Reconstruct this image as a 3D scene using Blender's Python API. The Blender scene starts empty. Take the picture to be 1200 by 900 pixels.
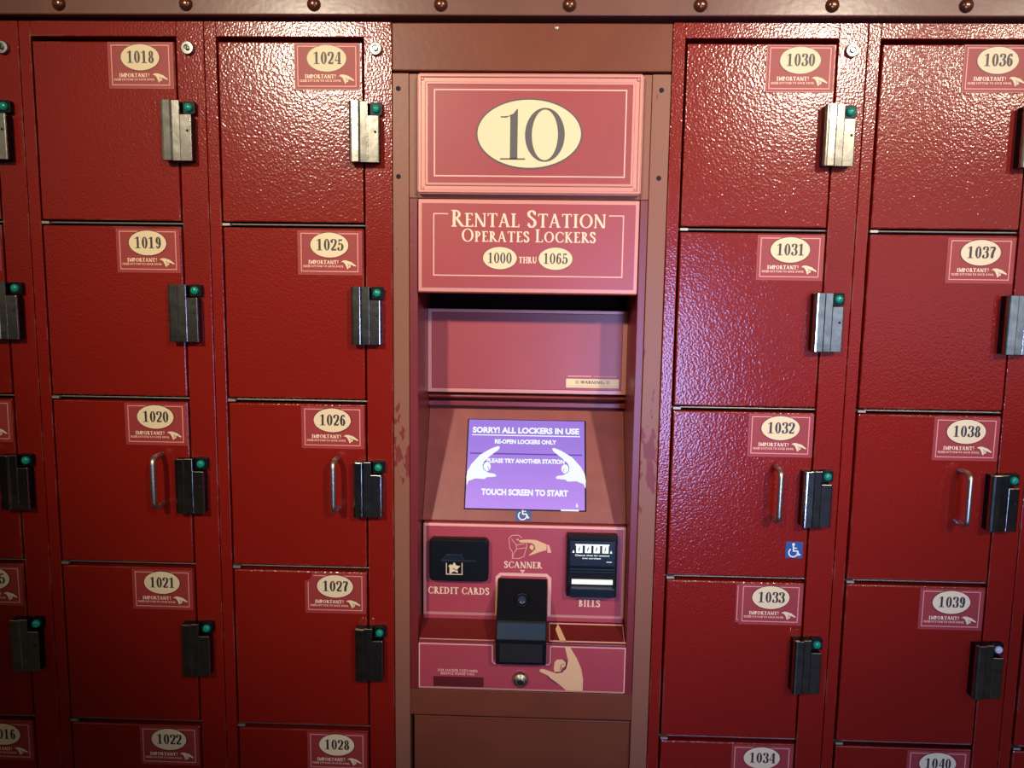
import bpy, math, random
from mathutils import Vector, Matrix
random.seed(7)
scene = bpy.context.scene
col = scene.collection

# ---------------------------------------------------------------- camera
YAW, PIT, ROL = 0.0302674, -0.11906232, 0.01347312
fw = Vector((-math.sin(YAW) * math.cos(PIT), math.cos(YAW) * math.cos(PIT), math.sin(PIT)))
r0 = Vector((math.cos(YAW), math.sin(YAW), 0)); u0 = r0.cross(fw)
rt = r0 * math.cos(ROL) + u0 * math.sin(ROL); up = u0 * math.cos(ROL) - r0 * math.sin(ROL)
cam = bpy.data.objects.new('camera', bpy.data.cameras.new('camera'))
cam.data.sensor_width = 36; cam.data.lens = 27; cam.data.clip_start = .02
cam.matrix_world = Matrix(((rt.x, up.x, -fw.x, 0), (rt.y, up.y, -fw.y, -1.34301656), (rt.z, up.z, -fw.z, 1.47), (0, 0, 0, 1)))
col.objects.link(cam); scene.camera = cam

# ---------------------------------------------------------------- world, lamps, exposure
scene.view_settings.view_transform = 'Standard'; scene.view_settings.look = 'None'
scene.view_settings.exposure = 0.0; scene.view_settings.gamma = 1.0
scene.view_settings.use_curve_mapping = False
w = bpy.data.worlds.new('world'); scene.world = w; w.use_nodes = True
wn = w.node_tree.nodes; wl = w.node_tree.links
bg = wn['Background']
tc = wn.new('ShaderNodeTexCoord'); sx = wn.new('ShaderNodeSeparateXYZ'); rp = wn.new('ShaderNodeValToRGB')
mr = wn.new('ShaderNodeMapRange'); mr.inputs[1].default_value = -.5; mr.inputs[2].default_value = .5
wl.new(tc.outputs['Generated'], sx.inputs[0]); wl.new(sx.outputs['Z'], mr.inputs[0]); wl.new(mr.outputs[0], rp.inputs[0])
e = rp.color_ramp.elements
e[0].position = .36; e[0].color = (.006, .005, .005, 1); e[1].position = 1; e[1].color = (.20, .16, .13, 1)
k = e.new(.5); k.color = (.13, .11, .09, 1); k = e.new(.62); k.color = (.80, .70, .54, 1); k = e.new(.80); k.color = (.60, .48, .36, 1)
wl.new(rp.outputs[0], bg.inputs[0]); bg.inputs[1].default_value = .34

def spot(name, loc, aim, watts, colour, size, blend, radius):
    d = bpy.data.lights.new(name, 'SPOT'); d.energy = watts; d.color = colour
    d.spot_size = math.radians(size); d.spot_blend = blend; d.shadow_soft_size = radius
    o = bpy.data.objects.new(name, d); col.objects.link(o); o.location = loc
    o.rotation_euler = (Vector(aim) - Vector(loc)).to_track_quat('-Z', 'Y').to_euler()
def area(name, loc, aim, watts, colour, sx_, sy_, spread=180):
    d = bpy.data.lights.new(name, 'AREA'); d.energy = watts; d.color = colour; d.shape = 'RECTANGLE'; d.size = sx_; d.size_y = sy_; d.spread = math.radians(spread)
    o = bpy.data.objects.new(name, d); col.objects.link(o); o.location = loc
    o.rotation_euler = (Vector(aim) - Vector(loc)).to_track_quat('-Z', 'Y').to_euler()
spot('ceiling_downlight', (-1.15, -2.84, 2.7), (-.28, 0, 1.67), 290, (1, .86, .66), 39, 1, .075)
spot('ceiling_downlight', (1.42, -2.84, 2.7), (.26, 0, 1.69), 290, (1, .86, .68), 38.5, 1, .075)
spot('ceiling_downlight', (2.45, -2.84, 2.7), (.80, 0, 1.84), 130, (1, .84, .64), 31, 1, .075)
area('daylight_doorway', (.60, -3.2, .95), (.80, 0, 1.20), 9.5, (.34, .46, 1.0), .50, 1.1, 60)
area('daylight_window', (2.30, -3.2, 1.50), (.7, 0, 1.4), 4.5, (.55, .70, 1.0), 1.7, .9)

# ---------------------------------------------------------------- materials
def mat(name, colour, rough=.4, metal=0., bump=0., bscale=200., bdist=.001, spec=.5, mott=0., mscale=6., emit=None, estr=0., coat=0., crough=.12, bdet=2.):
    m = bpy.data.materials.new(name); m.use_nodes = True
    n = m.node_tree.nodes; l = m.node_tree.links; b = n['Principled BSDF']
    b.inputs['Base Color'].default_value = (*colour, 1); b.inputs['Roughness'].default_value = rough
    b.inputs['Metallic'].default_value = metal; b.inputs['Specular IOR Level'].default_value = spec
    b.inputs['Coat Weight'].default_value = coat; b.inputs['Coat Roughness'].default_value = crough
    t = n.new('ShaderNodeTexCoord')
    if mott:
        nz = n.new('ShaderNodeTexNoise'); nz.inputs['Scale'].default_value = mscale; nz.inputs['Detail'].default_value = 6
        l.new(t.outputs['Object'], nz.inputs['Vector'])
        r = n.new('ShaderNodeValToRGB'); a = r.color_ramp.elements
        a[0].position = .3; a[1].position = .7
        a[0].color = (*[c * (1 - mott) for c in colour], 1); a[1].color = (*[min(1, c * (1 + mott)) for c in colour], 1)
        l.new(nz.outputs['Fac'], r.inputs[0]); l.new(r.outputs[0], b.inputs['Base Color'])
    if bump:
        nz = n.new('ShaderNodeTexNoise'); nz.inputs['Scale'].default_value = bscale; nz.inputs['Detail'].default_value = bdet
        l.new(t.outputs['Object'], nz.inputs['Vector'])
        bp = n.new('ShaderNodeBump'); bp.inputs['Strength'].default_value = bump; bp.inputs['Distance'].default_value = bdist
        l.new(nz.outputs['Fac'], bp.inputs['Height']); l.new(bp.outputs[0], b.inputs['Normal'])
        if coat: l.new(bp.outputs[0], b.inputs['Coat Normal'])
    if emit:
        b.inputs['Emission Color'].default_value = (*emit, 1); b.inputs['Emission Strength'].default_value = estr
    return m

RED = mat('red_paint', (.212, .008, .0035), .5, bump=.34, bscale=290, bdist=.0010, mott=.08, mscale=3, spec=.05, coat=.74, crough=.165, bdet=.3)
DRED = mat('dark_red_paint', (.17, .014, .012), .36, bump=.15, bscale=150, mott=.08)
SHELF = mat('bare_shelf_edge', (.22, .19, .16), .4, .6)
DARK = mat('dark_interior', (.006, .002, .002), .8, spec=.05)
BRONZE = mat('bronze_paint', (.150, .056, .036), .5, .0, bump=.2, bscale=60, mott=.12, mscale=9, spec=.2, coat=.42, crough=.24)
BROWN = mat('brown_paint', (.170, .044, .020), .36, .0, spec=.2, bump=.15, bscale=90, mott=.1, mscale=9)
RIVET = mat('copper_rivet', (.17, .06, .035), .22, .7)
STEEL = mat('brushed_steel', (.46, .445, .39), .17, 1., bump=.25, bscale=40, mott=.22, mscale=60)
CHROME = mat('satin_chrome', (.58, .52, .44), .36, 1.)
LOCKM = mat('lock_steel', (.30, .29, .27), .42, 1.)
SCRN = mat('scuffed_red_panel', (.25, .050, .040), .42, bump=.25, bscale=45, mott=.15, mscale=25)
HINGE = mat('worn_hinge_steel', (.38, .32, .26), .45, .6)
BLACK = mat('black_plastic', (.006, .006, .008), .38, spec=.15)
HOLE = mat('hole_black', (.002, .002, .002), .8)
LENS = mat('green_lens', (.004, .20, .125), .25, emit=(.0, .30, .18), estr=.10)
WLENS = mat('clear_lens', (.62, .60, .56), .25)
SIGN = mat('rose_panel', (.35, .046, .041), .35, mott=.05)
SIGNL = mat('rose_sign', (.34, .064, .064), .33, spec=.3, mott=.05)
RIM = mat('pink_rim', (.60, .24, .185), .35, .1)
LINE = mat('cream_pink_line', (.85, .42, .31), .45)
PLATE = mat('plate_rose', (.31, .034, .030), .46, spec=.35)
PLINE = mat('plate_line', (.74, .26, .20), .45)
TEXTC = mat('cream_letter', (.92, .62, .40), .45)
PANEL = mat('rose_control_panel', (.40, .052, .066), .35, mott=.05)
CREAM = mat('cream_ink', (.80, .63, .37), .5, spec=.2)
INK = mat('dark_ink', (.030, .024, .018), .5)
GREYINK = mat('grey_ink', (.075, .068, .055), .5)
SKIN = mat('printed_hand', (.80, .47, .23), .45)
PATCH = mat('dark_red_tape', (.10, .006, .004), .4)
BLUE = mat('sticker_blue', (.012, .075, .24), .4)
WHITE = mat('sticker_white', (.80, .80, .78), .4)
NAVY = mat('navy_plastic', (.010, .018, .030), .22)
WINDOW = mat('scanner_window', (.030, .048, .072), .16)
SLOT = mat('lit_slot', (.7, .7, .58), .4, emit=(.85, .85, .68), estr=.55)
LIT = mat('lit_bill_graphic', (.7, .72, .66), .4, emit=(.8, .86, .76), estr=.6)
LAV = mat('screen_lavender', (.02, .02, .02), .2, emit=(.50, .24, .86), estr=.92)
STEXT = mat('screen_white', (.02, .02, .02), .2, emit=(.90, .95, 1.0), estr=1.0)
SDARK = mat('screen_line', (.02, .02, .02), .2, emit=(.12, .05, .42), estr=.9)
FLOOR = mat('dark_floor', (.03, .02, .018), .5, mott=.3)
WALL = mat('dark_wall', (.05, .03, .025), .7, mott=.2)

# rubbed, paler paint along the folded edges of the lockers
def worn_edges(m, colour, radius=.0032):
    n = m.node_tree.nodes; l = m.node_tree.links; b = n['Principled BSDF']
    bv = n.new('ShaderNodeBevel'); bv.samples = 6; bv.inputs['Radius'].default_value = radius
    ge = n.new('ShaderNodeNewGeometry'); d = n.new('ShaderNodeVectorMath'); d.operation = 'DOT_PRODUCT'
    l.new(bv.outputs[0], d.inputs[0]); l.new(ge.outputs['Normal'], d.inputs[1])
    e = n.new('ShaderNodeMapRange'); e.inputs[1].default_value = .995; e.inputs[2].default_value = .90; l.new(d.outputs['Value'], e.inputs[0])
    t = n.new('ShaderNodeTexCoord'); oi = n.new('ShaderNodeObjectInfo'); va = n.new('ShaderNodeVectorMath'); va.operation = 'ADD'
    l.new(t.outputs['Object'], va.inputs[0]); l.new(oi.outputs['Location'], va.inputs[1])
    nz = n.new('ShaderNodeTexNoise'); nz.inputs['Scale'].default_value = 9; nz.inputs['Detail'].default_value = 8; nz.inputs['Roughness'].default_value = .7
    l.new(va.outputs[0], nz.inputs['Vector'])
    f = n.new('ShaderNodeMapRange'); f.inputs[1].default_value = .50; f.inputs[2].default_value = .64; f.inputs[4].default_value = .8; l.new(nz.outputs['Fac'], f.inputs[0])
    mu = n.new('ShaderNodeMath'); mu.operation = 'MULTIPLY'; l.new(e.outputs[0], mu.inputs[0]); l.new(f.outputs[0], mu.inputs[1])
    mx = n.new('ShaderNodeMixRGB'); mx.inputs[2].default_value = (*colour, 1); l.new(mu.outputs[0], mx.inputs[0])
    l.new(b.inputs['Base Color'].links[0].from_socket, mx.inputs[1]); l.new(mx.outputs[0], b.inputs['Base Color'])
worn_edges(RED, (.52, .25, .18))

# lavender screen: the picture on it gets lighter towards its lower edge
def screen_grad(m):
    n = m.node_tree.nodes; l = m.node_tree.links; b = n['Principled BSDF']
    t = n.new('ShaderNodeTexCoord'); s = n.new('ShaderNodeSeparateXYZ'); r = n.new('ShaderNodeValToRGB')
    mr_ = n.new('ShaderNodeMapRange'); mr_.inputs[1].default_value = 0; mr_.inputs[2].default_value = .173
    l.new(t.outputs['Object'], s.inputs[0]); l.new(s.outputs['Z'], mr_.inputs[0]); l.new(mr_.outputs[0], r.inputs[0])
    e = r.color_ramp.elements; e[0].color = (.58, .30, .96, 1); e[1].color = (.36, .20, .80, 1); e[1].position = .9
    l.new(r.outputs[0], b.inputs['Emission Color'])
screen_grad(LAV)

# brown post paint worn through to the red underneath at hand height
def chipped(name):
    m = mat(name, (.25, .098, .056), .38, 0, bump=.2, bscale=90, spec=.25)
    n = m.node_tree.nodes; l = m.node_tree.links; b = n['Principled BSDF']
    t = n.new('ShaderNodeTexCoord'); nz = n.new('ShaderNodeTexNoise'); nz.inputs['Scale'].default_value = 42; nz.inputs['Detail'].default_value = 5
    mp = n.new('ShaderNodeMapping'); mp.inputs['Scale'].default_value = (1.3, 1, .55)
    l.new(t.outputs['Object'], mp.inputs[0]); l.new(mp.outputs[0], nz.inputs['Vector'])
    s = n.new('ShaderNodeSeparateXYZ'); l.new(t.outputs['Object'], s.inputs[0])
    r = n.new('ShaderNodeValToRGB'); e = r.color_ramp.elements     # how worn at each height
    mz = n.new('ShaderNodeMapRange'); mz.inputs[1].default_value = .74; mz.inputs[2].default_value = 1.83
    l.new(s.outputs['Z'], mz.inputs[0]); l.new(mz.outputs[0], r.inputs[0])
    e[0].position = .25; e[0].color = (0, 0, 0, 1); e[1].position = .60; e[1].color = (0, 0, 0, 1)
    k = e.new(.40); k.color = (.24, .24, .24, 1)
    a = n.new('ShaderNodeMath'); a.operation = 'ADD'; l.new(nz.outputs['Fac'], a.inputs[0]); l.new(r.outputs[0], a.inputs[1])
    g = n.new('ShaderNodeMath'); g.operation = 'GREATER_THAN'; g.inputs[1].default_value = .72; l.new(a.outputs[0], g.inputs[0])
    mx = n.new('ShaderNodeMixRGB'); mx.inputs[1].default_value = (.25, .098, .056, 1); mx.inputs[2].default_value = (.19, .03, .022, 1)
    l.new(g.outputs[0], mx.inputs[0]); l.new(mx.outputs[0], b.inputs['Base Color'])
    return m
POST = chipped('worn_brown_paint')

# ---------------------------------------------------------------- mesh builder
class MB:
    def __init__(self): self.v = []; self.f = []; self.m = []; self.mats = []
    def mi(self, m):
        if m not in self.mats: self.mats.append(m)
        return self.mats.index(m)
    def face(self, pts, m):
        i = len(self.v); self.v += [tuple(p) for p in pts]; self.f.append(list(range(i, i + len(pts)))); self.m.append(self.mi(m))
    def solid(self, vs, fs, m):
        i = len(self.v); self.v += [tuple(p) for p in vs]
        for f in fs: self.f.append([i + k for k in f]); self.m.append(self.mi(m))
    def box(self, x0, x1, y0, y1, z0, z1, m):
        self.solid([(x, y, z) for x in (x0, x1) for y in (y0, y1) for z in (z0, z1)],
                   [(0, 1, 3, 2), (4, 6, 7, 5), (0, 4, 5, 1), (2, 3, 7, 6), (0, 2, 6, 4), (1, 5, 7, 3)], m)
    def prism_y(self, pts, y0, y1, m):          # outline in XZ given thickness along y (front y0)
        n = len(pts); a = sum(pts[i][0] * pts[(i + 1) % n][1] - pts[(i + 1) % n][0] * pts[i][1] for i in range(n))
        if a < 0: pts = pts[::-1]
        self.solid([(p[0], y0, p[1]) for p in pts] + [(p[0], y1, p[1]) for p in pts],
                   [list(range(n)), list(range(2 * n - 1, n - 1, -1))] + [(i, n + i, n + (i + 1) % n, (i + 1) % n) for i in range(n)], m)
    def prism_z(self, pts, z0, z1, m):          # outline in XY
        n = len(pts)
        self.solid([(p[0], p[1], z0) for p in pts] + [(p[0], p[1], z1) for p in pts],
                   [list(range(n - 1, -1, -1)), list(range(n, 2 * n))] + [(i, (i + 1) % n, n + (i + 1) % n, n + i) for i in range(n)], m)
    def prism_x(self, pts, x0, x1, m):          # outline in YZ
        n = len(pts)
        self.solid([(x0, p[0], p[1]) for p in pts] + [(x1, p[0], p[1]) for p in pts],
                   [list(range(n - 1, -1, -1)), list(range(n, 2 * n))] + [(i, (i + 1) % n, n + (i + 1) % n, n + i) for i in range(n)], m)
    def flat(self, pts, y, m):                  # printed shape facing the viewer's side (-y)
        n = len(pts); a = sum(pts[i][0] * pts[(i + 1) % n][1] - pts[(i + 1) % n][0] * pts[i][1] for i in range(n))
        if a < 0: pts = pts[::-1]
        self.face([(p[0], y, p[1]) for p in pts], m)
    def rect(self, x0, x1, z0, z1, y, m): self.flat([(x0, z0), (x1, z0), (x1, z1), (x0, z1)], y, m)
    def ell(self, cx, cz, rx, rz, y, m, n=40): self.flat([(cx + rx * math.cos(a * 2 * math.pi / n), cz + rz * math.sin(a * 2 * math.pi / n)) for a in range(n)], y, m)
    def path(self, pts, wd, y, m, closed=False):    # line of constant width with mitred corners
        n = len(pts); L = []; R = []
        for i in range(n):
            p = Vector(pts[i]); a = Vector(pts[i - 1]) if (i > 0 or closed) else None; b = Vector(pts[(i + 1) % n]) if (i < n - 1 or closed) else None
            d1 = (p - a).normalized() if a is not None else (b - p).normalized(); d2 = (b - p).normalized() if b is not None else d1
            t = (d1 + d2)
            t = t.normalized() if t.length > 1e-6 else d1
            nn = Vector((-t.y, t.x)); k = wd / 2 / max(.35, abs(nn.dot(Vector((-d1.y, d1.x)))))
            L.append(p + nn * k); R.append(p - nn * k)
        for i in range(n if closed else n - 1):
            j = (i + 1) % n; self.flat([R[i], R[j], L[j], L[i]], y, m)
    def frame(self, x0, x1, z0, z1, wd, y, m): self.path([(x0, z0), (x1, z0), (x1, z1), (x0, z1)], wd, y, m, True)
    def lathe(self, prof, c, axis, m, n=24):    # prof: (radius, distance along axis)
        ax = Vector(axis).normalized(); e = Vector((1, 0, 0)) if abs(ax.x) < .9 else Vector((0, 0, 1)); e = (e - ax * e.dot(ax)).normalized(); g = ax.cross(e)
        vs = []; fs = []
        for r, d in prof:
            for k in range(n):
                a = 2 * math.pi * k / n; vs.append(Vector(c) + ax * d + (e * math.cos(a) + g * math.sin(a)) * r)
        for i in range(len(prof) - 1):
            for k in range(n): fs.append((i * n + k, i * n + (k + 1) % n, (i + 1) * n + (k + 1) % n, (i + 1) * n + k))
        fs.append(list(range(n))[::-1]); fs.append([(len(prof) - 1) * n + k for k in range(n)])
        self.solid(vs, fs, m)
    def tube(self, pts, r, m, n=12):
        pts = [Vector(p) for p in pts]; vs = []; fs = []
        for i, p in enumerate(pts):
            t = (pts[min(i + 1, len(pts) - 1)] - pts[max(i - 1, 0)]).normalized(); e = t.cross(Vector((1, 0, .01)))
            e = e.normalized(); g = t.cross(e)
            for k in range(n): a = 2 * math.pi * k / n; vs.append(p + (e * math.cos(a) + g * math.sin(a)) * r)
        for i in range(len(pts) - 1):
            for k in range(n): fs.append((i * n + k, i * n + (k + 1) % n, (i + 1) * n + (k + 1) % n, (i + 1) * n + k))
        fs.append(list(range(n))[::-1]); fs.append([(len(pts) - 1) * n + k for k in range(n)])
        self.solid(vs, fs, m)
    def mesh(self, name, smooth=False):
        me = bpy.data.meshes.new(name); me.from_pydata(self.v, [], self.f)
        for m in self.mats: me.materials.append(m)
        me.polygons.foreach_set('material_index', self.m)
        if smooth: me.polygons.foreach_set('use_smooth', [True] * len(self.f))
        me.update(); return me
    def build(self, name, parent=None, loc=(0, 0, 0), bevel=0, smooth=False, segs=2): return link(name, self.mesh(name, smooth), parent, loc, bevel, segs)

def link(name, me, parent=None, loc=(0, 0, 0), bevel=0, segs=2):
    o = bpy.data.objects.new(name, me); col.objects.link(o); o.parent = parent; o.location = loc
    if bevel:
        b = o.modifiers.new('bevel', 'BEVEL'); b.width = bevel; b.segments = segs; b.limit_method = 'ANGLE'; b.angle_limit = math.radians(40)
    return o
def thing(name, label, cat, loc=(0, 0, 0), group=None):
    o = bpy.data.objects.new(name, None); col.objects.link(o); o.location = loc; o['label'] = label; o['category'] = cat
    if group: o['group'] = group
    return o
def structure(o): o['kind'] = 'structure'; return o
def rrect(x0, x1, z0, z1, r, n=5):
    out = []
    for cx, cz, a0 in ((x1 - r, z1 - r, 0), (x0 + r, z1 - r, 90), (x0 + r, z0 + r, 180), (x1 - r, z0 + r, 270)):
        for k in range(n + 1): a = math.radians(a0 + 90 * k / n); out.append((cx + r * math.cos(a), cz + r * math.sin(a)))
    return out

# ---------------------------------------------------------------- drawn serif lettering
def catmull(p, closed, k=7):
    n = len(p); out = []
    for i in range(n if closed else n - 1):
        g = lambda j: Vector(p[j % n]) if closed else Vector(p[max(0, min(n - 1, j))])
        a, b, c, d = g(i - 1), g(i), g(i + 1), g(i + 2)
        for s in range(k):
            t = s / k; out.append(.5 * ((2 * b) + (c - a) * t + (2 * a - 5 * b + 4 * c - d) * t * t + (3 * b - a - 3 * c + d) * t ** 3))
    if not closed: out.append(Vector(p[-1]))
    return out
def nib(p, T, t, closed=False, pw=1.5):
    q = catmull(p, closed); n = len(q); L = []; R = []
    for i in range(n):
        d = ((q[(i + 1) % n] - q[i - 1]) if closed else (q[min(n - 1, i + 1)] - q[max(0, i - 1)]))
        d = d.normalized() if d.length > 1e-9 else Vector((1, 0)); wd = t + (T - t) * abs(d.y) ** pw
        nn = Vector((-d.y, d.x)) * wd / 2; L.append(q[i] + nn); R.append(q[i] - nn)
    return [[R[i], R[(i + 1) % n], L[(i + 1) % n], L[i]] for i in range(n if closed else n - 1)]
def ring(cx, cz, rx, rz, T, t, a0=0, a1=360, n=32):
    closed = a1 - a0 >= 360; out = []
    prev = None
    for k in range(n + 1):
        a = math.radians(a0 + (a1 - a0) * k / n); c, s = math.cos(a), math.sin(a)
        o = (cx + rx * c, cz + rz * s); i = (cx + (rx - T) * c, cz + (rz - t) * s)
        if prev: out.append([prev[0], o, i, prev[1]])
        prev = (o, i)
    return out
def bar(x0, x1, y0, y1): return [[(x0, y0), (x1, y0), (x1, y1), (x0, y1)]]
def dia(a, b, w):                                # diagonal with horizontal cut ends
    return [[(a[0] - w / 2, a[1]), (a[0] + w / 2, a[1]), (b[0] + w / 2, b[1]), (b[0] - w / 2, b[1])]]
def stem(x, T, t, s, y0=0, y1=1, top=True, bot=True):   # x = left edge
    o = bar(x, x + T, y0, y1)
    if bot: o += bar(x - s, x + T + s, y0, y0 + t)
    if top: o += bar(x - s, x + T + s, y1 - t, y1)
    return o
def glyph(c, T, t):
    s = .075; X = T / 2
    if c == '0': return ring(.31, .5, .31, .51, T, t), .64
    if c == '1': return bar(.20, .20 + T, 0, 1) + bar(.03, .37 + T, 0, t) + [[(.02, .86), (.03, .86 - t), (.20, .88), (.20 + T, 1), (.20 + T * .6, 1)]], .44 + T
    if c == '2': return nib([(.07, .70), (.10, .88), (.28, .97), (.47, .88), (.50, .70), (.40, .46), (.20, .22), (.05, .06)], T, t) + bar(.04, .54, 0, .13) + [[(.48, .1), (.55, .1), (.57, .26), (.54, .26)]] + ring(.12, .74, .085, .09, .085, .09, n=12), .60
    if c == '3': return nib([(.08, .76), (.13, .92), (.28, .975), (.45, .90), (.47, .73), (.38, .57), (.22, .525)], T, t) + nib([(.22, .525), (.42, .48), (.51, .28), (.43, .09), (.27, .025), (.11, .08), (.06, .24)], T, t) + ring(.11, .77, .075, .08, .075, .08, n=12) + ring(.10, .24, .08, .085, .08, .085, n=12), .58
    if c == '4': return bar(.36, .36 + T, 0, 1) + bar(.26, .46 + T, 0, t) + bar(.02, .60, .25, .25 + t * 1.3) + [[(.02, .25 + t), (.02 + t, .25), (.40, .94), (.38, 1)]], .64
    if c == '5': return bar(.10, .10 + t * 1.2, .48, .98) + [[(.10, .98), (.50, .98), (.46, .85), (.10, .86)]] + nib([(.10, .50), (.26, .60), (.43, .53), (.50, .32), (.42, .10), (.25, .025), (.10, .08), (.06, .22)], T, t) + ring(.10, .24, .08, .085, .08, .085, n=12), .58
    if c == '6': return ring(.30, .31, .28, .325, T, t) + nib([(.11, .32), (.12, .60), (.22, .87), (.36, .97), (.48, .90)], T * .9, t) + ring(.45, .84, .075, .08, .075, .08, n=12), .62
    if c == '9': return [[(.60 - p[0], 1 - p[1]) for p in q] for q in glyph('6', T, t)[0]], .62
    if c == '7': return bar(.04, .54, .86, .99) + [[(.04, .9), (.07, .9), (.05, .70), (.02, .70)]] + nib([(.52, .9), (.38, .62), (.29, .36), (.27, .02)], T * 1.1, t), .58
    if c == '8': return ring(.30, .74, .24, .265, T * .85, t) + ring(.30, .27, .29, .285, T, t), .62
    if c == 'A': return dia((.36, 1), (.08, 0), t * 1.4) + dia((.36, 1), (.64, 0), T) + bar(.18, .53, .32, .32 + t) + bar(0, .18, 0, t) + bar(.52, .78, 0, t), .78
    if c == 'B': return stem(.08, T, t, s) + ring(.20, .755, .28, .245, T, t, -90, 90) + ring(.20, .265, .36, .265, T, t, -90, 90) + bar(.08, .20, .49, .53), .62
    if c == 'C': return ring(.44, .5, .42, .51, T, t, 48, 312) + bar(.70, .70 + t, .68, .92) + bar(.70, .70 + t, .10, .30), .78
    if c == 'D': return stem(.08, T, t, s) + ring(.26, .5, .50, .5, T, t, -90, 90) + bar(.08, .27, 0, t) + bar(.08, .27, 1 - t, 1), .82
    if c == 'E': return stem(.08, T, t, s) + bar(.08, .50, 0, t) + bar(.08, .48, 1 - t, 1) + bar(.08, .42, .49, .49 + t) + bar(.50, .50 + t, 0, .2) + bar(.46, .46 + t, .82, 1), .57
    if c == 'F': return stem(.08, T, t, s) + bar(.08, .48, 1 - t, 1) + bar(.08, .42, .49, .49 + t) + bar(.46, .46 + t, .82, 1), .54
    if c == 'V': return dia((.10, 1), (.36, 0), T) + dia((.64, 1), (.36, 0), t * 1.4) + bar(0, .22, 1 - t, 1) + bar(.54, .74, 1 - t, 1), .74
    if c == 'G': return ring(.44, .5, .42, .51, T, t, 48, 330) + stem(.68, T, t, s, 0, .42), .86
    if c == 'H': return stem(.08, T, t, s) + stem(.58, T, t, s) + bar(.1, .62, .49, .49 + t), .80
    if c == 'I': return stem(.09, T, t, s), .20 + T
    if c == 'K': return stem(.08, T, t, s) + dia((.56, 1), (.20, .46), t * 1.5) + dia((.28, .55), (.62, 0), T * 1.15) + bar(.46, .66, 1 - t, 1) + bar(.54, .74, 0, t), .74
    if c == 'L': return stem(.08, T, t, s) + bar(.08, .52, 0, t) + bar(.50, .50 + t, 0, .22), .58
    if c == 'M': return bar(.08, .08 + t * 1.4, 0, 1) + bar(.01, .18, 0, t) + stem(.72, T, t, s) + dia((.10, 1), (.44, .05), T) + dia((.76, 1), (.44, .05), t * 1.4), .92
    if c == 'N': return bar(.08, .08 + t * 1.4, 0, 1) + bar(0, .19, 0, t) + bar(.66, .66 + t * 1.4, 0, 1) + bar(.58, .79, 1 - t, 1) + dia((.10, 1), (.66, 0), T * 1.1), .82
    if c == 'O': return ring(.45, .5, .44, .51, T, t), .90
    if c == 'P': return stem(.08, T, t, s) + ring(.20, .73, .33, .27, T, t, -90, 90) + bar(.08, .21, .46, .46 + t), .57
    if c == 'R': return stem(.08, T, t, s) + ring(.20, .745, .32, .255, T, t, -90, 90) + bar(.08, .21, .49, .49 + t) + dia((.28, .52), (.64, 0), T * 1.15) + bar(.56, .74, 0, t), .70
    if c == 'S': return nib([(.42, .80), (.34, .95), (.22, .98), (.09, .87), (.10, .70), (.26, .54), (.41, .40), (.44, .20), (.32, .04), (.18, .03), (.06, .20)], T, t, pw=.8) + bar(.41, .41 + t, .72, .95) + bar(.05, .05 + t, .06, .28), .53
    if c == 'T': return stem(.27, T, t, s, top=False) + bar(.02, .52 + T, 1 - t, 1) + bar(.02, .02 + t, .80, 1) + bar(.52 + T - t, .52 + T, .80, 1), .54 + T
    if c == 'U': return bar(.10, .10 + T, .3, 1) + bar(.02, .26, 1 - t, 1) + bar(.62, .62 + t * 1.3, .3, 1) + bar(.54, .76, 1 - t, 1) + ring(.10 + .283, .30, .283, .31, T, t * 1.3, 180, 360), .80
    if c == 'W': return dia((.08, 1), (.28, 0), T) + dia((.48, 1), (.28, 0), t * 1.4) + dia((.48, 1), (.68, 0), T) + dia((.88, 1), (.68, 0), t * 1.4) + bar(0, .18, 1 - t, 1) + bar(.8, .97, 1 - t, 1), .98
    if c == '!': return [[(.10 + T * .3, .28), (.10 + T * .7, .28), (.10 + T, 1), (.10, 1)]] + ring(.10 + X, .07, .075, .075, .075, .075, n=10), .22 + T
    return [], .30
def lay(s, T, t, track):
    """s: list of (character, relative height); returns polygons in units of the tall height and the total width"""
    x = 0; out = []
    for c, h in s:
        g, a = glyph(c, T / (1 if h == 1 else .92), t / (1 if h == 1 else .92))
        out += [[(x + p[0] * h, p[1] * h) for p in q] for q in g]; x += a * h + track
    return out, x - track
def caps(s, small=.78):                          # "Rental" -> tall first letters and small capitals
    return [(ch.upper(), 1 if (ch.isupper() or not ch.isalpha()) else small) for ch in s]
def write(mb, s, x0, x1, z, h, y, m, T=.15, t=.05, track=.07):
    polys, wd = lay(s if isinstance(s, list) else [(c, 1) for c in s], T, t, track); k = (x1 - x0) / wd
    for i, q in enumerate(polys): mb.flat([(x0 + p[0] * k, z + p[1] * h) for p in q], y - i * 1.5e-6, m)

def sans(mb, s, x0, x1, z, h, y, m, bold=.03):   # plain bold capitals in the built-in face, turned into mesh faces
    cu = bpy.data.curves.new('lettering', 'FONT'); cu.body = s; cu.offset = bold; cu.resolution_u = 3
    o = bpy.data.objects.new('lettering', cu); col.objects.link(o)
    me = bpy.data.meshes.new_from_object(o.evaluated_get(bpy.context.evaluated_depsgraph_get()))
    xs = [v.co.x for v in me.vertices]; ys = [v.co.y for v in me.vertices]
    a, b, c, d = min(xs), max(xs), min(ys), max(ys)
    i = len(mb.v); mb.v += [(x0 + (v.co.x - a) / (b - a) * (x1 - x0), y, z + (v.co.y - c) / (d - c) * h) for v in me.vertices]
    for p in me.polygons: mb.f.append([i + k for k in p.vertices]); mb.m.append(mb.mi(m))
    bpy.data.objects.remove(o); bpy.data.curves.remove(cu); bpy.data.meshes.remove(me)

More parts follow.
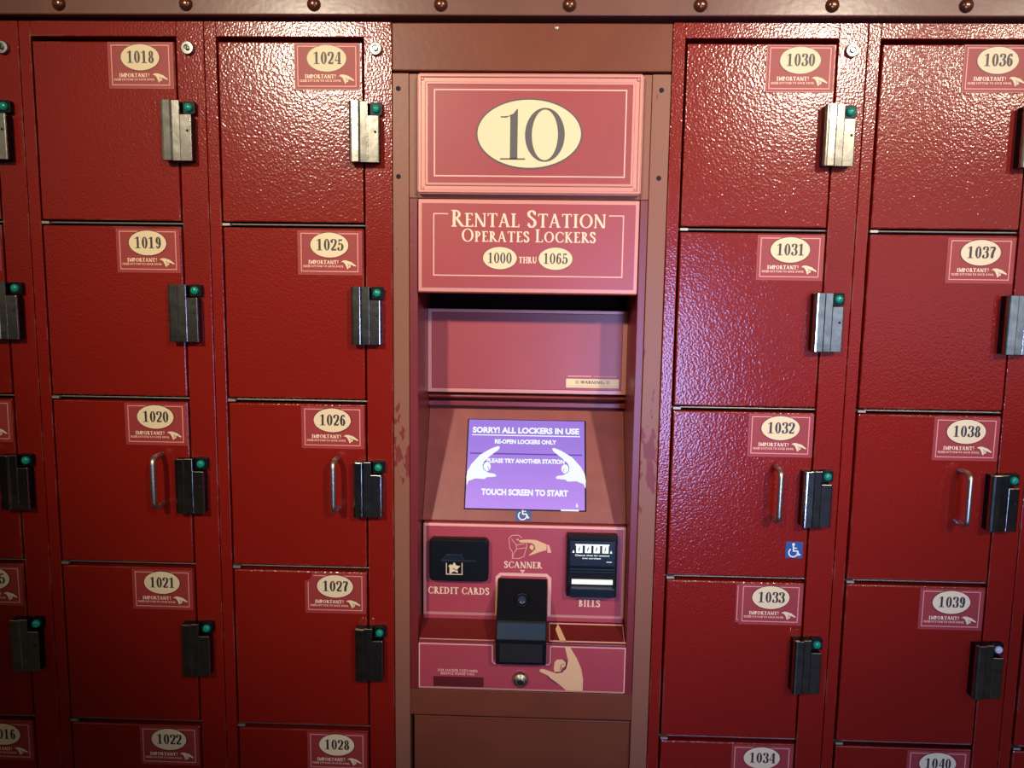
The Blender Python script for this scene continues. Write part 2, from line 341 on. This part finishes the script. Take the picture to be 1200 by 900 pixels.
def wheelchair(mb, x0, z0, sz, y):               # blue square with the white wheelchair sign
    mb.rect(x0, x0 + sz, z0, z0 + sz, y, BLUE); y -= .0003
    P = lambda a, b: (x0 + a * sz, z0 + b * sz)
    mb.ell(*P(.44, .84), .085 * sz, .085 * sz, y, WHITE, 16)
    mb.path([P(.44, .76), P(.46, .44), P(.70, .43), P(.79, .20), P(.88, .23)], .085 * sz, y - .0001, WHITE)
    mb.path([P(.45, .62), P(.66, .61)], .065 * sz, y - .0002, WHITE)
    mb.path([P(.45 + .26 * math.cos(math.radians(a)), .34 + .26 * math.sin(math.radians(a))) for a in range(125, 372, 13)], .075 * sz, y - .0002, WHITE)

# ---------------------------------------------------------------- setting
b = MB(); b.box(-3.2, 3.2, -4.2, .75, -.05, 0, FLOOR); structure(b.build('floor'))
b = MB(); b.box(-3.2, 3.2, .60, .75, 0, 2.9, WALL); structure(b.build('wall_back'))

# ---------------------------------------------------------------- riveted beam over the lockers
beam = thing('riveted_beam', 'bronze coloured riveted metal beam running along the top of all lockers', 'beam', (0, 0, 1.9225))
b = MB(); b.box(-1.26, 1.22, -.016, .5, 0, .13, BRONZE); b.build('beam_body', beam, bevel=.002)
b = MB(); b.lathe([(.0112, 0), (.0112, .002), (.0102, .0045), (.0075, .0072), (.004, .0085), (.001, .0088)], (0, 0, 0), (0, -1, 0), RIVET); rm = b.mesh('rivet', True)
for x in (-1.02, -.8072, -.5919, -.3771, -.166, .0459, .2595, .4718, .6856, .899): link('rivet', rm, beam, (x, -.0155, .0165))

# ---------------------------------------------------------------- locker towers
Z = [1.89024 - .30843 * k for k in range(7)]     # row lines, top to bottom
DX0, DX1 = .0245, .2698                          # door edges inside a tower
b = MB()
b.box(.0006, .0208, 0, .45, 0, 1.9175, RED)                     # left side and stile
b.box(.2728, .3194, 0, .03, 0, 1.9175, RED); b.box(.30, .3194, .03, .45, 0, 1.9175, RED)
b.box(.0208, .2728, 0, .45, 1.8925, 1.9175, RED); b.box(.0208, .2728, .02, .45, 0, .036, RED)
b.box(.0208, .30, .44, .45, .036, 1.8925, DARK)
for z in Z[1:6]: b.box(.0208, .2728, .006, .44, z - .0022, z + .0008, SHELF)
frame_me = b.mesh('frame')
b = MB(); b.box(0, DX1 - DX0, -.0015, .019, .0, .2985, RED); door_me = b.mesh('door')
b = MB(); b.box(0, .013, -.0025, .006, -.0022, .0018, HINGE); hinge_me = b.mesh('hinge')
def arc(cx, cy, r, a0, a1, n=5): return [(cx + r * math.cos(math.radians(a0 + (a1 - a0) * k / n)), cy + r * math.sin(math.radians(a0 + (a1 - a0) * k / n))) for k in range(n + 1)]
b = MB()                                         # black body under a folded steel cover
b.prism_z([(.001, 0), (.001, -.020), (.0190, -.020), (.0190, 0)], -.099, -.001, BLACK)
b.prism_z([(.0190, 0), (.0190, -.017), (.0318, -.017), (.0318, 0)], -.099, -.001, BLACK)
b.prism_z([(.0318, 0), (.0318, -.016), (.0502, -.016), (.0502, 0)], -.099, -.024, BLACK)
o_ = [(0, -.017)] + arc(.006, -.0185, .006, 180, 270) + [(.0170, -.0245), (.0185, -.0215), (.0196, -.0205), (.0318, -.0200), (.0318, -.0165), (.0190, -.0170), (.0160, -.0200)]
b.prism_z(o_, -.1, 0, STEEL)
b.prism_z([(.0318, -.0165), (.0318, -.0200), (.0500, -.0196), (.0510, -.0186), (.0510, -.0160)], -.1, -.023, STEEL)
latch_me = b.mesh('latch')
b = MB(); b.lathe([(.0022, 0), (.0022, .0006)], (0, 0, 0), (0, -1, 0), HOLE, 10); pin_me = b.mesh('pin_hole')
b = MB(); b.prism_y(rrect(-.0106, .0106, -.0106, .0106, .003), -.010, 0, BLACK); house_me = b.mesh('indicator_housing')
def lens(m):
    b = MB(); b.lathe([(.0070, 0), (.0070, .003), (.0060, .0052), (.0035, .0064), (.0005, .0068)], (0, 0, 0), (0, -1, 0), m, 18); return b.mesh('indicator_lens', True)
lens_me, wlens_me = lens(LENS), lens(WLENS)
b = MB(); b.lathe([(.0112, 0), (.0112, .004), (.0098, .0062), (.0060, .0064), (.0060, .0048), (.0058, .0048)], (0, 0, 0), (0, -1, 0), LOCKM, 24)
cam_me = b.mesh('cam_lock', False)
b = MB(); b.lathe([(.0042, .0048), (.0042, .0075), (.003, .0082)], (0, 0, 0), (0, -1, 0), STEEL, 16); b.box(-.0008, .0008, -.0086, -.0078, -.0026, .0026, HOLE); plug_me = b.mesh('key_plug')
def handle_mesh():
    pts = [(0, .0, .046)] ; R = .012; D = .036
    for k in range(7): a = math.radians(90 * k / 6); pts.append((0, -D + R - R * math.sin(a), .046 - R + R * math.cos(a)))
    pts = pts[:1] + pts[1:] + [(0, p[1], -p[2]) for p in reversed(pts[1:])] + [(0, 0, -.046)]
    b = MB(); b.tube(pts, .0048, CHROME, 12)
    return b.mesh('handle', True)
handle_me = handle_mesh()

PHAND = [(.0757, -.0538), (.0791, -.0509), (.0848, -.0507), (.0939, -.0535), (.1022, -.0598), (.1013, -.0615), (.0945, -.0586), (.0922, -.0598), (.0922, -.0626), (.0882, -.0634), (.0888, -.0649), (.0865, -.0657), (.0848, -.0609), (.0825, -.0563), (.0791, -.0535)]
def plate(num):                                  # sticker: origin at its upper left corner
    W_, H_ = .1127, .0763; b = MB()
    out = [(0, -H_), (W_, -H_), (W_, 0), (0, 0)]
    inner = [(.0063, -.0700), (.1053, -.0700), (.1053, -.0051), (.0063, -.0051)]
    if num == 1027:
        out = [(0, -H_), (W_, -H_), (W_, 0), (.014, 0), (.010, -.012), (0, -.016)]
        b.prism_y(out, -.0006, 0, PLATE)
        b.path([(.0063, -.018), (.0063, -.0700), (.1053, -.0700), (.1053, -.0051), (.016, -.0051)], .0017, -.0009, PLINE)
    else:
        b.prism_y(out, -.0006, 0, PLATE); b.path(inner, .0017, -.0009, PLINE, True)
    b.path([(.0012, -H_ + .0012), (W_ - .0012, -H_ + .0012), (W_ - .0012, -.0012), (.0160 if num == 1027 else .0012, -.0012)] + ([] if num == 1027 else [(.0012, -H_ + .0012)]), .0010, -.0008, SIGN)
    if num == 1033: b.prism_y([(-.006, -H_ + .003), (.004, -H_ + .003), (.004, -.001), (-.006, -.001)], -.0004, 0, PLATE); b.path([(-.003, -.004), (-.003, -.068), (.005, -.068)], .0014, -.0005, PLINE)
    b.ell(.0558, -.0248, .0345, .0226, -.0011, PATCH); b.ell(.0558, -.0248, .0332, .0213, -.0013, CREAM)
    write(b, str(num), .0335, .0800, -.0340, .0197, -.0016, INK, T=.23, t=.06, track=.10)
    write(b, 'IMPORTANT!', .0185, .0720, -.0572, .0064, -.0010, TEXTC, T=.24, t=.11)
    write(b, 'PRESS BUTTON TO LOCK DOOR', .0095, .0800, -.0630, .0036, -.0010, LINE, T=.30, t=.17, track=.10)
    b.flat(PHAND, -.0010, CREAM); b.path([(.0868, -.0560), (.0905, -.0585), (.0880, -.0618)], .0007, -.0012, PATCH); b.path([(.0905, -.0585), (.0945, -.0588)], .0006, -.0012, PATCH)
    return b.mesh('number_plate')

def tower(x0, first, label, hx):
    t = thing('locker_tower', label, 'locker', (x0, 0, 0), 'locker towers')
    link('frame', frame_me, t, (0, 0, 0), .0012)
    for k in range(6):
        d = link('door', door_me, t, (DX0, 0, Z[k + 1] + .0035), .0022)
        if k < 5:
            link('hinge', hinge_me, d, (-.001, 0, -.0048))
            off = random.uniform(-.0008, .0008)
            link('number_plate', plate(first + k), d, (DX1 - DX0 - .1127 - .0022 + off, -.0015, .2985 - (.0012 if k == 0 else .0032) + off))
        if k == 2: link('handle', handle_me, d, (.2445 - hx, -.0015, Z[2] - .1478 - Z[3] - .0035))
        if first + k == 1032:
            s = MB(); wheelchair(s, .2080, .0485 - .012, .030, -.0019); s.build('accessibility_sticker', d)
        if k < 5:
            la = link('latch', latch_me, t, (.2505, 0, Z[k] - .106), .0014)
            link('pin_hole', pin_me, la, (.0445, -.0196, -.050))
            ho = link('indicator', house_me, t, (.2945, 0, Z[k] - .1165), .0008)
            link('lens', wlens_me if first + k == 1039 else lens_me, ho, (0, -.0098, 0))
    c = link('cam_lock', cam_me, t, (.2935, 0, 1.8727), 0); link('key_plug', plug_me, c)
    return t
tower(-1.2108, 1012, 'cut-off red locker tower at the far left edge of the photo', .049)
tower(-.8908, 1018, 'red locker tower with doors 1018 to 1022, next to the cut-off left one', .049)
tower(-.5708, 1024, 'red locker tower with doors 1024 to 1028, just left of the kiosk', .049)
tower(.2195, 1030, 'red locker tower with doors 1030 to 1034, right of the kiosk, wheelchair sticker', .0635)
tower(.5395, 1036, 'red locker tower with doors 1036 to 1040, near the right edge', .0635)
tower(.8595, 1042, 'thin strip of red locker tower cut off at the far right edge', .0635)

# ---------------------------------------------------------------- rental kiosk
K = thing('rental_kiosk', 'brown framed self-service locker rental kiosk numbered 10 with a lit purple screen', 'kiosk')
b = MB()
b.box(-.2500, -.2222, -.001, .45, 0, 1.8345, POST); b.box(.1880, .2188, -.001, .45, 0, 1.8345, POST)
b.box(-.2222, -.2082, .002, .2, 1.6290, 1.8345, POST); b.box(.1736, .1880, .002, .2, 1.6290, 1.8345, POST)
b.box(-.2222, .1880, .004, .2, 1.6290, 1.640, POST); b.box(-.2222, .1880, .004, .2, 1.830, 1.8345, POST)
b.box(-.2222, .1880, .43, .45, 0, 1.8345, DARK)
b.box(-.2222, .1880, 0, .2, .6860, .7370, BROWN)
b.box(-.2222, .1880, .01, .2, 0, .06, BROWN)
b.build('post_frame', K, bevel=.0012)
b = MB(); b.box(-.2500, .2186, -.003, .4, 1.8380, 1.9150, BROWN); b.build('top_panel', K, bevel=.002)
b = MB(); b.lathe([(.003, 0), (.003, .001), (.001, .0018)], (.0255, -.003, 1.9075), (0, -1, 0), CHROME, 12); b.build('screw', K)
b = MB(); b.box(-.2160, .1880, .008, .03, .06, .6815, BROWN)
b.box(-.2160, .1880, .004, .008, .6785, .6815, BROWN); b.build('lower_door', K, bevel=.0015)
b = MB(); b.lathe([(.0042, 0), (.0042, .0006), (.001, .0007)], (0, 0, 0), (0, -1, 0), HOLE, 14); hm = b.mesh('bolt_hole')
for x, z in ((-.2398, 1.8092), (-.2400, 1.6640), (.2032, 1.8088), (.2037, 1.6651)): link('bolt_hole', hm, K, (x, -.001, z))

# number sign
b = MB(); X0, X1, Z0, Z1 = -.2068, .1730, 1.6345, 1.8325
b.prism_y(rrect(X0, X1, Z0, Z1, .006), -.010, .03, RIM)
for r, y0, y1, wd in ((.0045, -.013, -.010, .005), (.0165, -.0128, -.010, .005)):
    for a in ((X0 + r - wd / 2, X0 + r + wd / 2, Z0 + r, Z1 - r), (X1 - r - wd / 2, X1 - r + wd / 2, Z0 + r, Z1 - r), (X0 + r - wd / 2, X1 - r + wd / 2, Z1 - r - wd / 2, Z1 - r + wd / 2), (X0 + r - wd / 2, X1 - r + wd / 2, Z0 + r - wd / 2, Z0 + r + wd / 2)):
        b.box(a[0], a[1], y0, y1, a[2], a[3], RIM)
SG = b.build('number_sign', K, bevel=.0014); SG['label'] = 'large rose sign with number 10 in a cream oval'
b = MB(); b.box(X0 + .0185, X1 - .0185, -.0112, -.009, Z0 + .0185, Z1 - .0185, SIGNL)
b.frame(-.1768, .1440, 1.6646, 1.8055, .0022, -.0115, LINE)
b.ell(-.0172, 1.7342, .0895, .0580, -.0118, GREYINK, 64); b.ell(-.0172, 1.7342, .0868, .0553, -.0121, CREAM, 64)
big = lambda x, z: (x, z)
def q10(mb, y):
    P = lambda a, c: (-.1249 + (a + 32) * .0001694 + .0, 1.7915 - (c - 92) * .000162)
    fl = lambda L: mb.flat([P(*p) for p in L], y, GREYINK)
    fl([(415, 700), (490, 700), (490, 195), (478, 200), (448, 240), (415, 262)]); fl([(318, 270), (322, 283), (372, 285), (416, 268), (440, 245), (400, 266), (360, 270)]); fl([(318, 692), (568, 692), (568, 708), (318, 708)])
    cx, cz, ro, rz = 760, 455, 197, 272; pr = None
    for k in range(49):
        a = 2 * math.pi * k / 48; o = P(cx + ro * math.cos(a), cz + rz * math.sin(a)); i = P(cx + (ro - 68) * math.cos(a), cz + (rz - 18) * math.sin(a))
        if pr: mb.flat([pr[0], o, i, pr[1]], y, GREYINK)
        pr = (o, i)
q10(b, -.0124); b.build('sign_face', SG)
b = MB(); b.lathe([(.003, 0), (.003, .001), (.0015, .0022)], (0, 0, 0), (0, -1, 0), RIM, 12); sm_ = b.mesh('screw')
for x in (X0 + .0095, X1 - .0095):
    for z in (Z0 + .0095, Z1 - .0095): link('screw', sm_, SG, (x, -.0098, z))

# rental sign
b = MB(); b.box(-.2050, .1720, -.009, .155, 1.4690, 1.6262, RIM); b.box(-.2050, .1720, -.0088, .03, 1.4668, 1.4695, DRED)
RS = b.build('rental_sign', K, bevel=.0018); RS['label'] = 'rose sign reading Rental Station'
b = MB(); b.box(-.1985, .1655, -.0100, -.008, 1.4765, 1.6192, SIGN); y = -.0104
b.path([(-.1535, 1.6015), (-.1780, 1.6015), (-.1780, 1.4975), (.1452, 1.4975), (.1452, 1.6005), (.1205, 1.6005)], .0020, y, LINE)
write(b, caps('Rental Station', .82), -.1478, .1157, 1.5800, .0280, y, TEXTC, T=.15, t=.06, track=.06)
write(b, caps('Operates Lockers', .82), -.1301, .0991, 1.5550, .0218, y, TEXTC, T=.16, t=.065, track=.07)
for cx, s in ((-.0640, '1000'), (.0313, '1065')):
    b.ell(cx, 1.5276, .0298, .0196, y, PATCH); b.ell(cx, 1.5276, .0290, .0188, y - .0003, CREAM); write(b, s, cx - .0205, cx + .0205, 1.5190, .0180, y - .0006, INK, T=.19, t=.06, track=.08)
write(b, 'THRU', -.0318, -.0008, 1.5195, .0108, y, TEXTC, T=.2, t=.08)
b.build('sign_face', RS)

# housing: red lined opening with cheeks, soffit and back
b = MB()
b.box(-.2214, -.2066, -.003, .30, .7375, 1.6282, DRED); b.box(.1738, .1872, -.003, .30, .7375, 1.6282, DRED)
b.box(-.2066, .1738, .158, .17, .86, 1.4690, DRED); b.box(-.2066, .1738, .045, .17, .8, .862, DRED)
b.box(-.2066, .1738, .150, .158, 1.4375, 1.4690, DARK)  # near-black strip paints in the shade under the soffit, above the back panel
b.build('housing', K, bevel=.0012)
b = MB(); b.box(-.2066, .1738, .118, .157, 1.2775, 1.4372, RIM); b.box(-.1985, .1645, .1165, .13, 1.2850, 1.4310, SIGNL)
BP = b.build('back_panel', K, bevel=.0012)
b = MB(); b.rect(.0590, .1595, 1.2905, 1.3075, .1160, CREAM); b.path([(.0600, 1.2940), (.1585, 1.2940)], .0008, .1157, PLINE)
for cx_ in (.0800, .1385): b.path([(cx_ + .0024 * math.cos(a * .5236), 1.3012 + .0026 * math.sin(a * .5236)) for a in range(12)], .0010, .1157, GREYINK, True)
write(b, 'WARNING', .0870, .1310, 1.2985, .0055, .1157, GREYINK, T=.2, t=.09); b.path([(.0620, 1.3125), (.1075, 1.3125)], .0016, .1160, LINE); b.path([(.1120, 1.3125), (.1545, 1.3125)], .0013, .1160, PLINE)
b.build('notice_label', BP)
b = MB(); b.box(-.2066, .1738, .128, .158, 1.2500, 1.2590, DRED); b.tube([(-.2066, .134, 1.2680), (.1738, .134, 1.2680)], .004, DRED); b.build('lip_rail', K, bevel=.001)
# sloping screen panel
th = math.atan2(.10, .2030); ln = math.hypot(.10, .2030)
SP = MB(); SP.box(-.2064, .1736, 0, .012, 0, ln, SCRN); SP.box(-.1300, .1000, -.0012, .002, .0210, .1985, BLACK)
SP = SP.build('screen_panel', K, (0, .050, 1.0445), .0008); SP.rotation_euler = (-th, 0, 0)
sb = .0235                                       # lower edge of the lit screen along the slope
b = MB(); b.box(-.1275, .0970, -.0016, .001, sb, sb + .1735, LAV)
SC = b.build('touch_screen', SP); SC['label'] = 'lit purple touch screen'
SC.location = (0, 0, 0)
SW, SH = .2245, .1735
U = lambda p: (-.1275 + p[0] * SW, sb + p[1] * SH)
def zs(L): return [U(((p[0] - (68 - (p[1] - 100) * .045)) / (862 + (p[1] - 100) * .053), 1 - (p[1] - 102) / 628)) for p in L]
b = MB(); y = -.0019
b.path([U((.02, .61)), U((.98, .61))], .0026, y, SDARK)
sans(b, 'SORRY! ALL LOCKERS IN USE', *[U((a, 0))[0] for a in (.035, .955)], U((0, .845))[1], .0125, y, STEXT, .05)
b.path([U((.03, .822)), U((.965, .822))], .0019, y, STEXT)
sans(b, 'RE-OPEN LOCKERS ONLY', *[U((a, 0))[0] for a in (.23, .76)], U((0, .725))[1], .0090, y, STEXT, .05)
sans(b, 'PLEASE TRY ANOTHER STATION', *[U((a, 0))[0] for a in (.165, .83)], U((0, .505))[1], .0090, y - .0002, STEXT, .05)
sans(b, 'TOUCH SCREEN TO START', *[U((a, 0))[0] for a in (.13, .86)], U((0, .145))[1], .0125, y, STEXT, .05)
sans(b, '6', *[U((a, 0))[0] for a in (.925, .945)], U((0, .03))[1], .0085, y, STEXT, .02)
b.rect(*[U((a, 0))[0] for a in (.80, .95)], U((0, -.012))[1], U((0, .006))[1], y, STEXT)
HL = [(300, 298), (286, 292), (230, 313), (150, 358), (85, 425), (56, 475), (48, 520), (50, 575), (58, 560), (62, 545), (115, 525), (185, 528), (200, 515), (250, 512), (270, 508), (272, 500), (258, 490), (215, 484), (190, 470), (176, 452), (172, 425), (185, 400), (225, 365), (290, 318)]
b.flat(zs(HL), y - .0003, STEXT)
b.ell(*zs([(203, 440)])[0], .0070, .0088, y - .0006, STEXT, 20); b.path(zs([(205, 400), (185, 408), (173, 432), (178, 458), (195, 470)]), .0010, y - .0008, SDARK); b.path(zs([(205, 437), (217, 448), (212, 462)]), .0008, y - .0008, SDARK)
mir = lambda L: [(990 - p[0], p[1] + 6 + (0 if p[0] > 100 else 0)) for p in L]
b.flat(zs(mir(HL)), y - .0003, STEXT)
b.ell(*zs(mir([(203, 440)]))[0], .0070, .0088, y - .0006, STEXT, 20); b.path(zs(mir([(205, 400), (185, 408), (173, 432), (178, 458), (195, 470)])), .0010, y - .0008, SDARK); b.path(zs(mir([(205, 437), (217, 448), (212, 462)])), .0008, y - .0008, SDARK)
b.build('screen_message', SC)
b = MB(); wheelchair(b, -.0325, -.0060, .0295, -.0008); st = b.build('accessibility_sticker', SP); st.location = (0, 0, .0075)

# control panel
b = MB(); yc = .040
b.box(-.2030, .1725, yc, .06, .8560, 1.0425, PANEL)
CP = b.build('control_panel', K, bevel=.0015)
b = MB(); y = yc - .0004
b.path([(-.0647, .8672), (-.2005, .8672), (-.2005, 1.0390), (.1700, 1.0390), (.1700, .8672), (.0335, .8672), (.0335, .9400), (.0270, .9462), (-.0585, .9462), (-.0647, .9400), (-.0647, .8672)], .0052, y, RIM)
b.path([(-.0647, .8672), (-.0647, .9400), (-.0585, .9462), (.0270, .9462), (.0335, .9400), (.0335, .8672)], .0060, y - .0003, LINE)
b.path([(-.2005, 1.0390), (.1700, 1.0390)], .0045, y - .0003, LINE)
write(b, 'SCANNER', -.0518, .0186, .9588, .0125, y, TEXTC, T=.19, t=.08)
write(b, 'CREDIT CARDS', -.1945, -.0795, .9052, .0135, y, TEXTC, T=.19, t=.08)
write(b, 'BILLS', .0885, .1285, .8868, .0135, y, TEXTC, T=.19, t=.08)
b.flat([(-.0225, .9555), (-.0125, .9555), (-.0175, .9480)], y, LINE)
for L in ([(-.0438, 1.0157), (-.0381, 1.0213), (-.0259, 1.0222), (-.0200, 1.0169)], [(-.0438, 1.0157), (-.0420, .9972), (-.0371, .9902), (-.0370, .9776), (-.0258, .9768), (-.0153, .9814), (-.0103, 1.0013), (-.0114, 1.0078)],
          [(-.0391, 1.0148), (-.0294, 1.0030), (-.0146, 1.0061)], [(-.0294, 1.0030), (-.0293, .9953), (-.0113, .9985)], [(-.0293, .9953), (-.0344, .9864), (-.0364, .9781)]): b.path(L, .0011, y, LINE)
b.ell(-.0275, 1.0135, .0025, .0014, y, LINE, 10)
b.flat([(-.0258, 1.0113), (-.0221, 1.013), (-.0084, 1.0142), (.0064, 1.0137), (.0139, 1.0106), (.0266, 1.0054), (.0263, .9945), (.0195, .9927), (.0111, .9897), (.0037, .9868), (-.0052, .9833), (-.0058, .9847), (-.0006, .9894), (.0057, .9962), (.0045, 1.0027), (.0002, 1.007), (-.0093, 1.0084), (-.022, 1.0081)], y - .0002, SKIN)
b.flat([(-.0055, .9992), (-.0034, 1.0036), (.0002, 1.0042), (.003, 1.0005), (.002, .995), (-.0017, .9943)], y - .0002, SKIN)
b.path([(.0015, 1.0050), (.0045, 1.0005), (.0030, .9945)], .0008, y - .0004, INK)
b.flat([(.0272, 1.0054), (.0314, 1.0039), (.0354, .9898), (.0285, .9896)], y, LINE)
b.build('panel_graphics', CP)

# card reader
b = MB(); b.prism_y(rrect(-.1902, -.0805, .9365, 1.0170, .008), .022, yc + .001, BLACK)
CR = b.build('card_reader', K, bevel=.003, segs=3); CR['label'] = 'black card reader above the words Credit Cards'
b = MB(); b.box(-.1680, -.1020, .0185, .023, .9740, .9790, NAVY); b.prism_y([(-.1690, .9770), (-.1590, .9890), (-.1300, .9890), (-.1240, .9790)], .0195, .023, NAVY); b.box(-.166, -.104, .0178, .019, .9755, .9772, HOLE); b.build('card_slot', CR, bevel=.001)
b = MB(); y = .0215; b.path([(-.1580, .9720), (-.1580, .9505), (-.1290, .9505), (-.1290, .9760)], .0016, y, CREAM)
cx, cz = -.1435, .9625
b.flat([(cx + (.0120 if k % 2 == 0 else .0062) * math.cos(math.radians(90 + 36 * k)), cz + (.0120 if k % 2 == 0 else .0062) * math.sin(math.radians(90 + 36 * k))) for k in range(10)], y, CREAM)
b.rect(cx - .0088, cx - .0048, .9520, .9690, y - .0001, CREAM); b.path([(cx - .003, .9625), (cx + .003, .9585), (cx + .0065, .9600)], .0014, y - .0003, INK); b.build('card_emblem', CR)

# scanner
b = MB(); b.prism_x([(.045, .9385), (.036, .9385), (-.020, .8820), (-.0345, .8525), (-.030, .8035), (.03, .7915), (.045, .7915)], -.0630, .0284, BLACK)
SN = b.build('scanner', K, bevel=.002); SN['label'] = 'black fingerprint scanner box between two printed panels'
nv = Vector((0, -.0565, .056)).normalized()      # normal of its upper slope
b = MB(); b.lathe([(.0140, 0), (.0140, .004), (.0118, .005), (.0095, .003), (.0085, .0012)], (-.0172, .0070, .9096), nv, BLACK, 28); b.build('finger_ring', SN, smooth=True)
b = MB(); b.lathe([(.0085, .0012), (.007, .0026), (.004, .0034), (.0005, .0037)], (-.0172, .0070, .9096), nv, WINDOW, 24); b.build('scanner_lens', SN, smooth=True)
b = MB(); b.face([(-.0605, -.0203, .8805), (-.0605, -.0346, .8540), (.0259, -.0346, .8540), (.0259, -.0203, .8805)], WINDOW)
w_ = b.build('scanner_window', SN); so = w_.modifiers.new('thickness', 'SOLIDIFY'); so.thickness = .0006; so.offset = 0
b = MB(); b.box(-.056, .0215, -.0345, -.030, .8100, .8450, HOLE); b.build('scanner_mouth', SN, bevel=.001)

# bill acceptor
b = MB(); b.prism_y(rrect(.0640, .1560, .9130, 1.0300, .002), .022, yc + .001, BLACK)
BA = b.build('bill_acceptor', K, bevel=.002); BA['label'] = 'black and navy banknote acceptor above the word Bills'
b = MB(); b.box(.0685, .1515, .0165, .023, .9735, 1.0215, NAVY); b.box(.0685, .1515, .015, .023, .9655, .9700, NAVY); b.box(.0690, .1510, .0165, .023, .9605, .9640, NAVY); b.build('bezel', BA, bevel=.001)
b = MB(); b.prism_x([(.023, .9360), (.010, .9335), (.0115, .9160), (.023, .9150)], .0700, .1515, NAVY); b.build('bill_lip', BA, bevel=.001)
b = MB(); b.box(.0735, .1485, .019, .023, .9385, .9470, SLOT); b.build('lit_slot', BA)
b = MB(); y = .0161
for k in range(4):
    x = .0802 + k * .0158; b.rect(x, x + .0115, .9990, 1.0140, y, LIT); b.path([(x + .0045, 1.0020), (x + .0065, 1.0110)], .0016, y - .0002, GREYINK); b.path([(x + .0035, 1.0065), (x + .0080, 1.0060)], .0010, y - .0002, GREYINK)
b.rect(.0785, .1405, 1.0130, 1.0155, y, LIT)
for x in (.0752, .1438): b.flat([(x - .0022, .9990), (x + .0022, .9990), (x, 1.0045)], y, LIT)
sans(b, 'Change given for amount', .0785, .1412, .9920, .0042, y, LIT, .02); sans(b, 'over purchase', .0915, .1256, .9868, .0036, y, LIT, .02); b.path([(.1360, .9825), (.1455, .9825)], .0012, y, LIT)
b.build('bill_graphic', BA)

# sloping ledge and lower panel
b = MB(); b.prism_x([(.046, .8560), (.040, .8560), (-.004, .8335), (-.004, .8295), (.046, .8200)], -.2062, .1740, DRED)
LG = b.build('ledge', K, bevel=.0012)
b = MB()
def onledge(x, z): return (x, .040 - (.8560 - z) / .0225 * .044 - .0006, z + .0012)
def lpath(L, wd, m):
    for (a, c), (d, e) in zip(L, L[1:]):
        if abs(c - e) < 1e-6: b.face([onledge(a, c - wd / 2), onledge(d, c - wd / 2), onledge(d, c + wd / 2), onledge(a, c + wd / 2)], m)
        else: b.face([onledge(a - wd / 2, c), onledge(a + wd / 2, c), onledge(a + wd / 2, e), onledge(a - wd / 2, e)], m)
lpath([(.0345, .8535), (.1710, .8535)], .0014, LINE); lpath([(.0345, .8355), (.1735, .8355)], .0014, LINE); lpath([(.0345, .8355), (.0345, .8535)], .0014, PLINE); lpath([(.1710, .8355), (.1710, .8535)], .0014, PLINE); lpath([(-.2040, .8345), (-.0660, .8345)], .0012, PLINE)
b.face([onledge(*p) for p in [(.0453, .8478), (.0502, .8530), (.0545, .8490), (.0660, .8345), (.0545, .8345), (.0475, .8445)]], SKIN)
b.build('ledge_graphics', LG)
b = MB(); yl = -.004; b.box(-.2062, .1742, yl, .046, .7405, .8305, PANEL)
LP = b.build('lower_panel', K, bevel=.0012)
b = MB(); y = yl - .0004
b.path([(-.0700, .8270), (-.2045, .8270), (-.2045, .7425), (.1725, .7425), (.1725, .8278), (.0365, .8278), (.0365, .7965), (.0330, .7925), (-.0665, .7925), (-.0700, .7965), (-.0700, .8270)], .0020, y, LINE)
b.rect(-.2035, .1715, .7410, .7445, y - .0003, RIM)
b.rect(-.1785, -.0855, .7452, .7645, y, PATCH)
write(b, 'FOR LOCKER CUSTOMER', -.1705, -.0965, .7745, .0046, y, LINE, T=.24, t=.13); write(b, 'SERVICE PLEASE CALL', -.1650, -.1020, .7685, .0044, y, LINE, T=.24, t=.13)
b.flat([(.0623, .8287), (.0714, .8287), (.0843, .8078), (.0931, .7876), (.097, .7671), (.0969, .7440), (.0670, .7440), (.0521, .7569), (.0379, .7668), (.0323, .7725), (.0182, .7789), (.0167, .7824), (.0223, .7849), (.0461, .7773), (.0544, .7776), (.0654, .7853), (.0692, .8015)], y - .0006, SKIN)
b.flat([(.0431, .7861), (.0443, .7978), (.0484, .8032), (.0581, .8041), (.0646, .7984), (.0639, .7911), (.057, .7865), (.0558, .7806), (.0447, .7797)], y - .0008, SKIN)
b.path([(.0600, .8045), (.0665, .8000), (.0655, .7880), (.0580, .7790), (.0470, .7775)], .0012, y - .0010, INK); b.path([(.0620, .7960), (.0555, .7930), (.0570, .7880)], .0009, y - .0010, INK); b.path([(.0560, .7900), (.0540, .7830)], .0009, y - .0010, INK)
b.path([(.0310, .7715), (.0355, .7660), (.0500, .7560)], .0011, y - .0010, INK)
b.build('panel_graphics', LP)
b = MB(); b.lathe([(.0150, 0), (.0150, .003), (.0125, .009), (.0080, .0125), (.0075, .0115)], (-.0176, yl, .7640), (0, -1, 0), CHROME, 28); LK = b.build('cam_lock', K, smooth=False)
b = MB(); b.lathe([(.0065, .0110), (.0065, .0135), (.005, .0142)], (-.0176, yl, .7640), (0, -1, 0), STEEL, 18); b.box(-.0184, -.0168, yl - .0147, yl - .0138, .7600, .7680, HOLE); b.build('key_plug', LK)
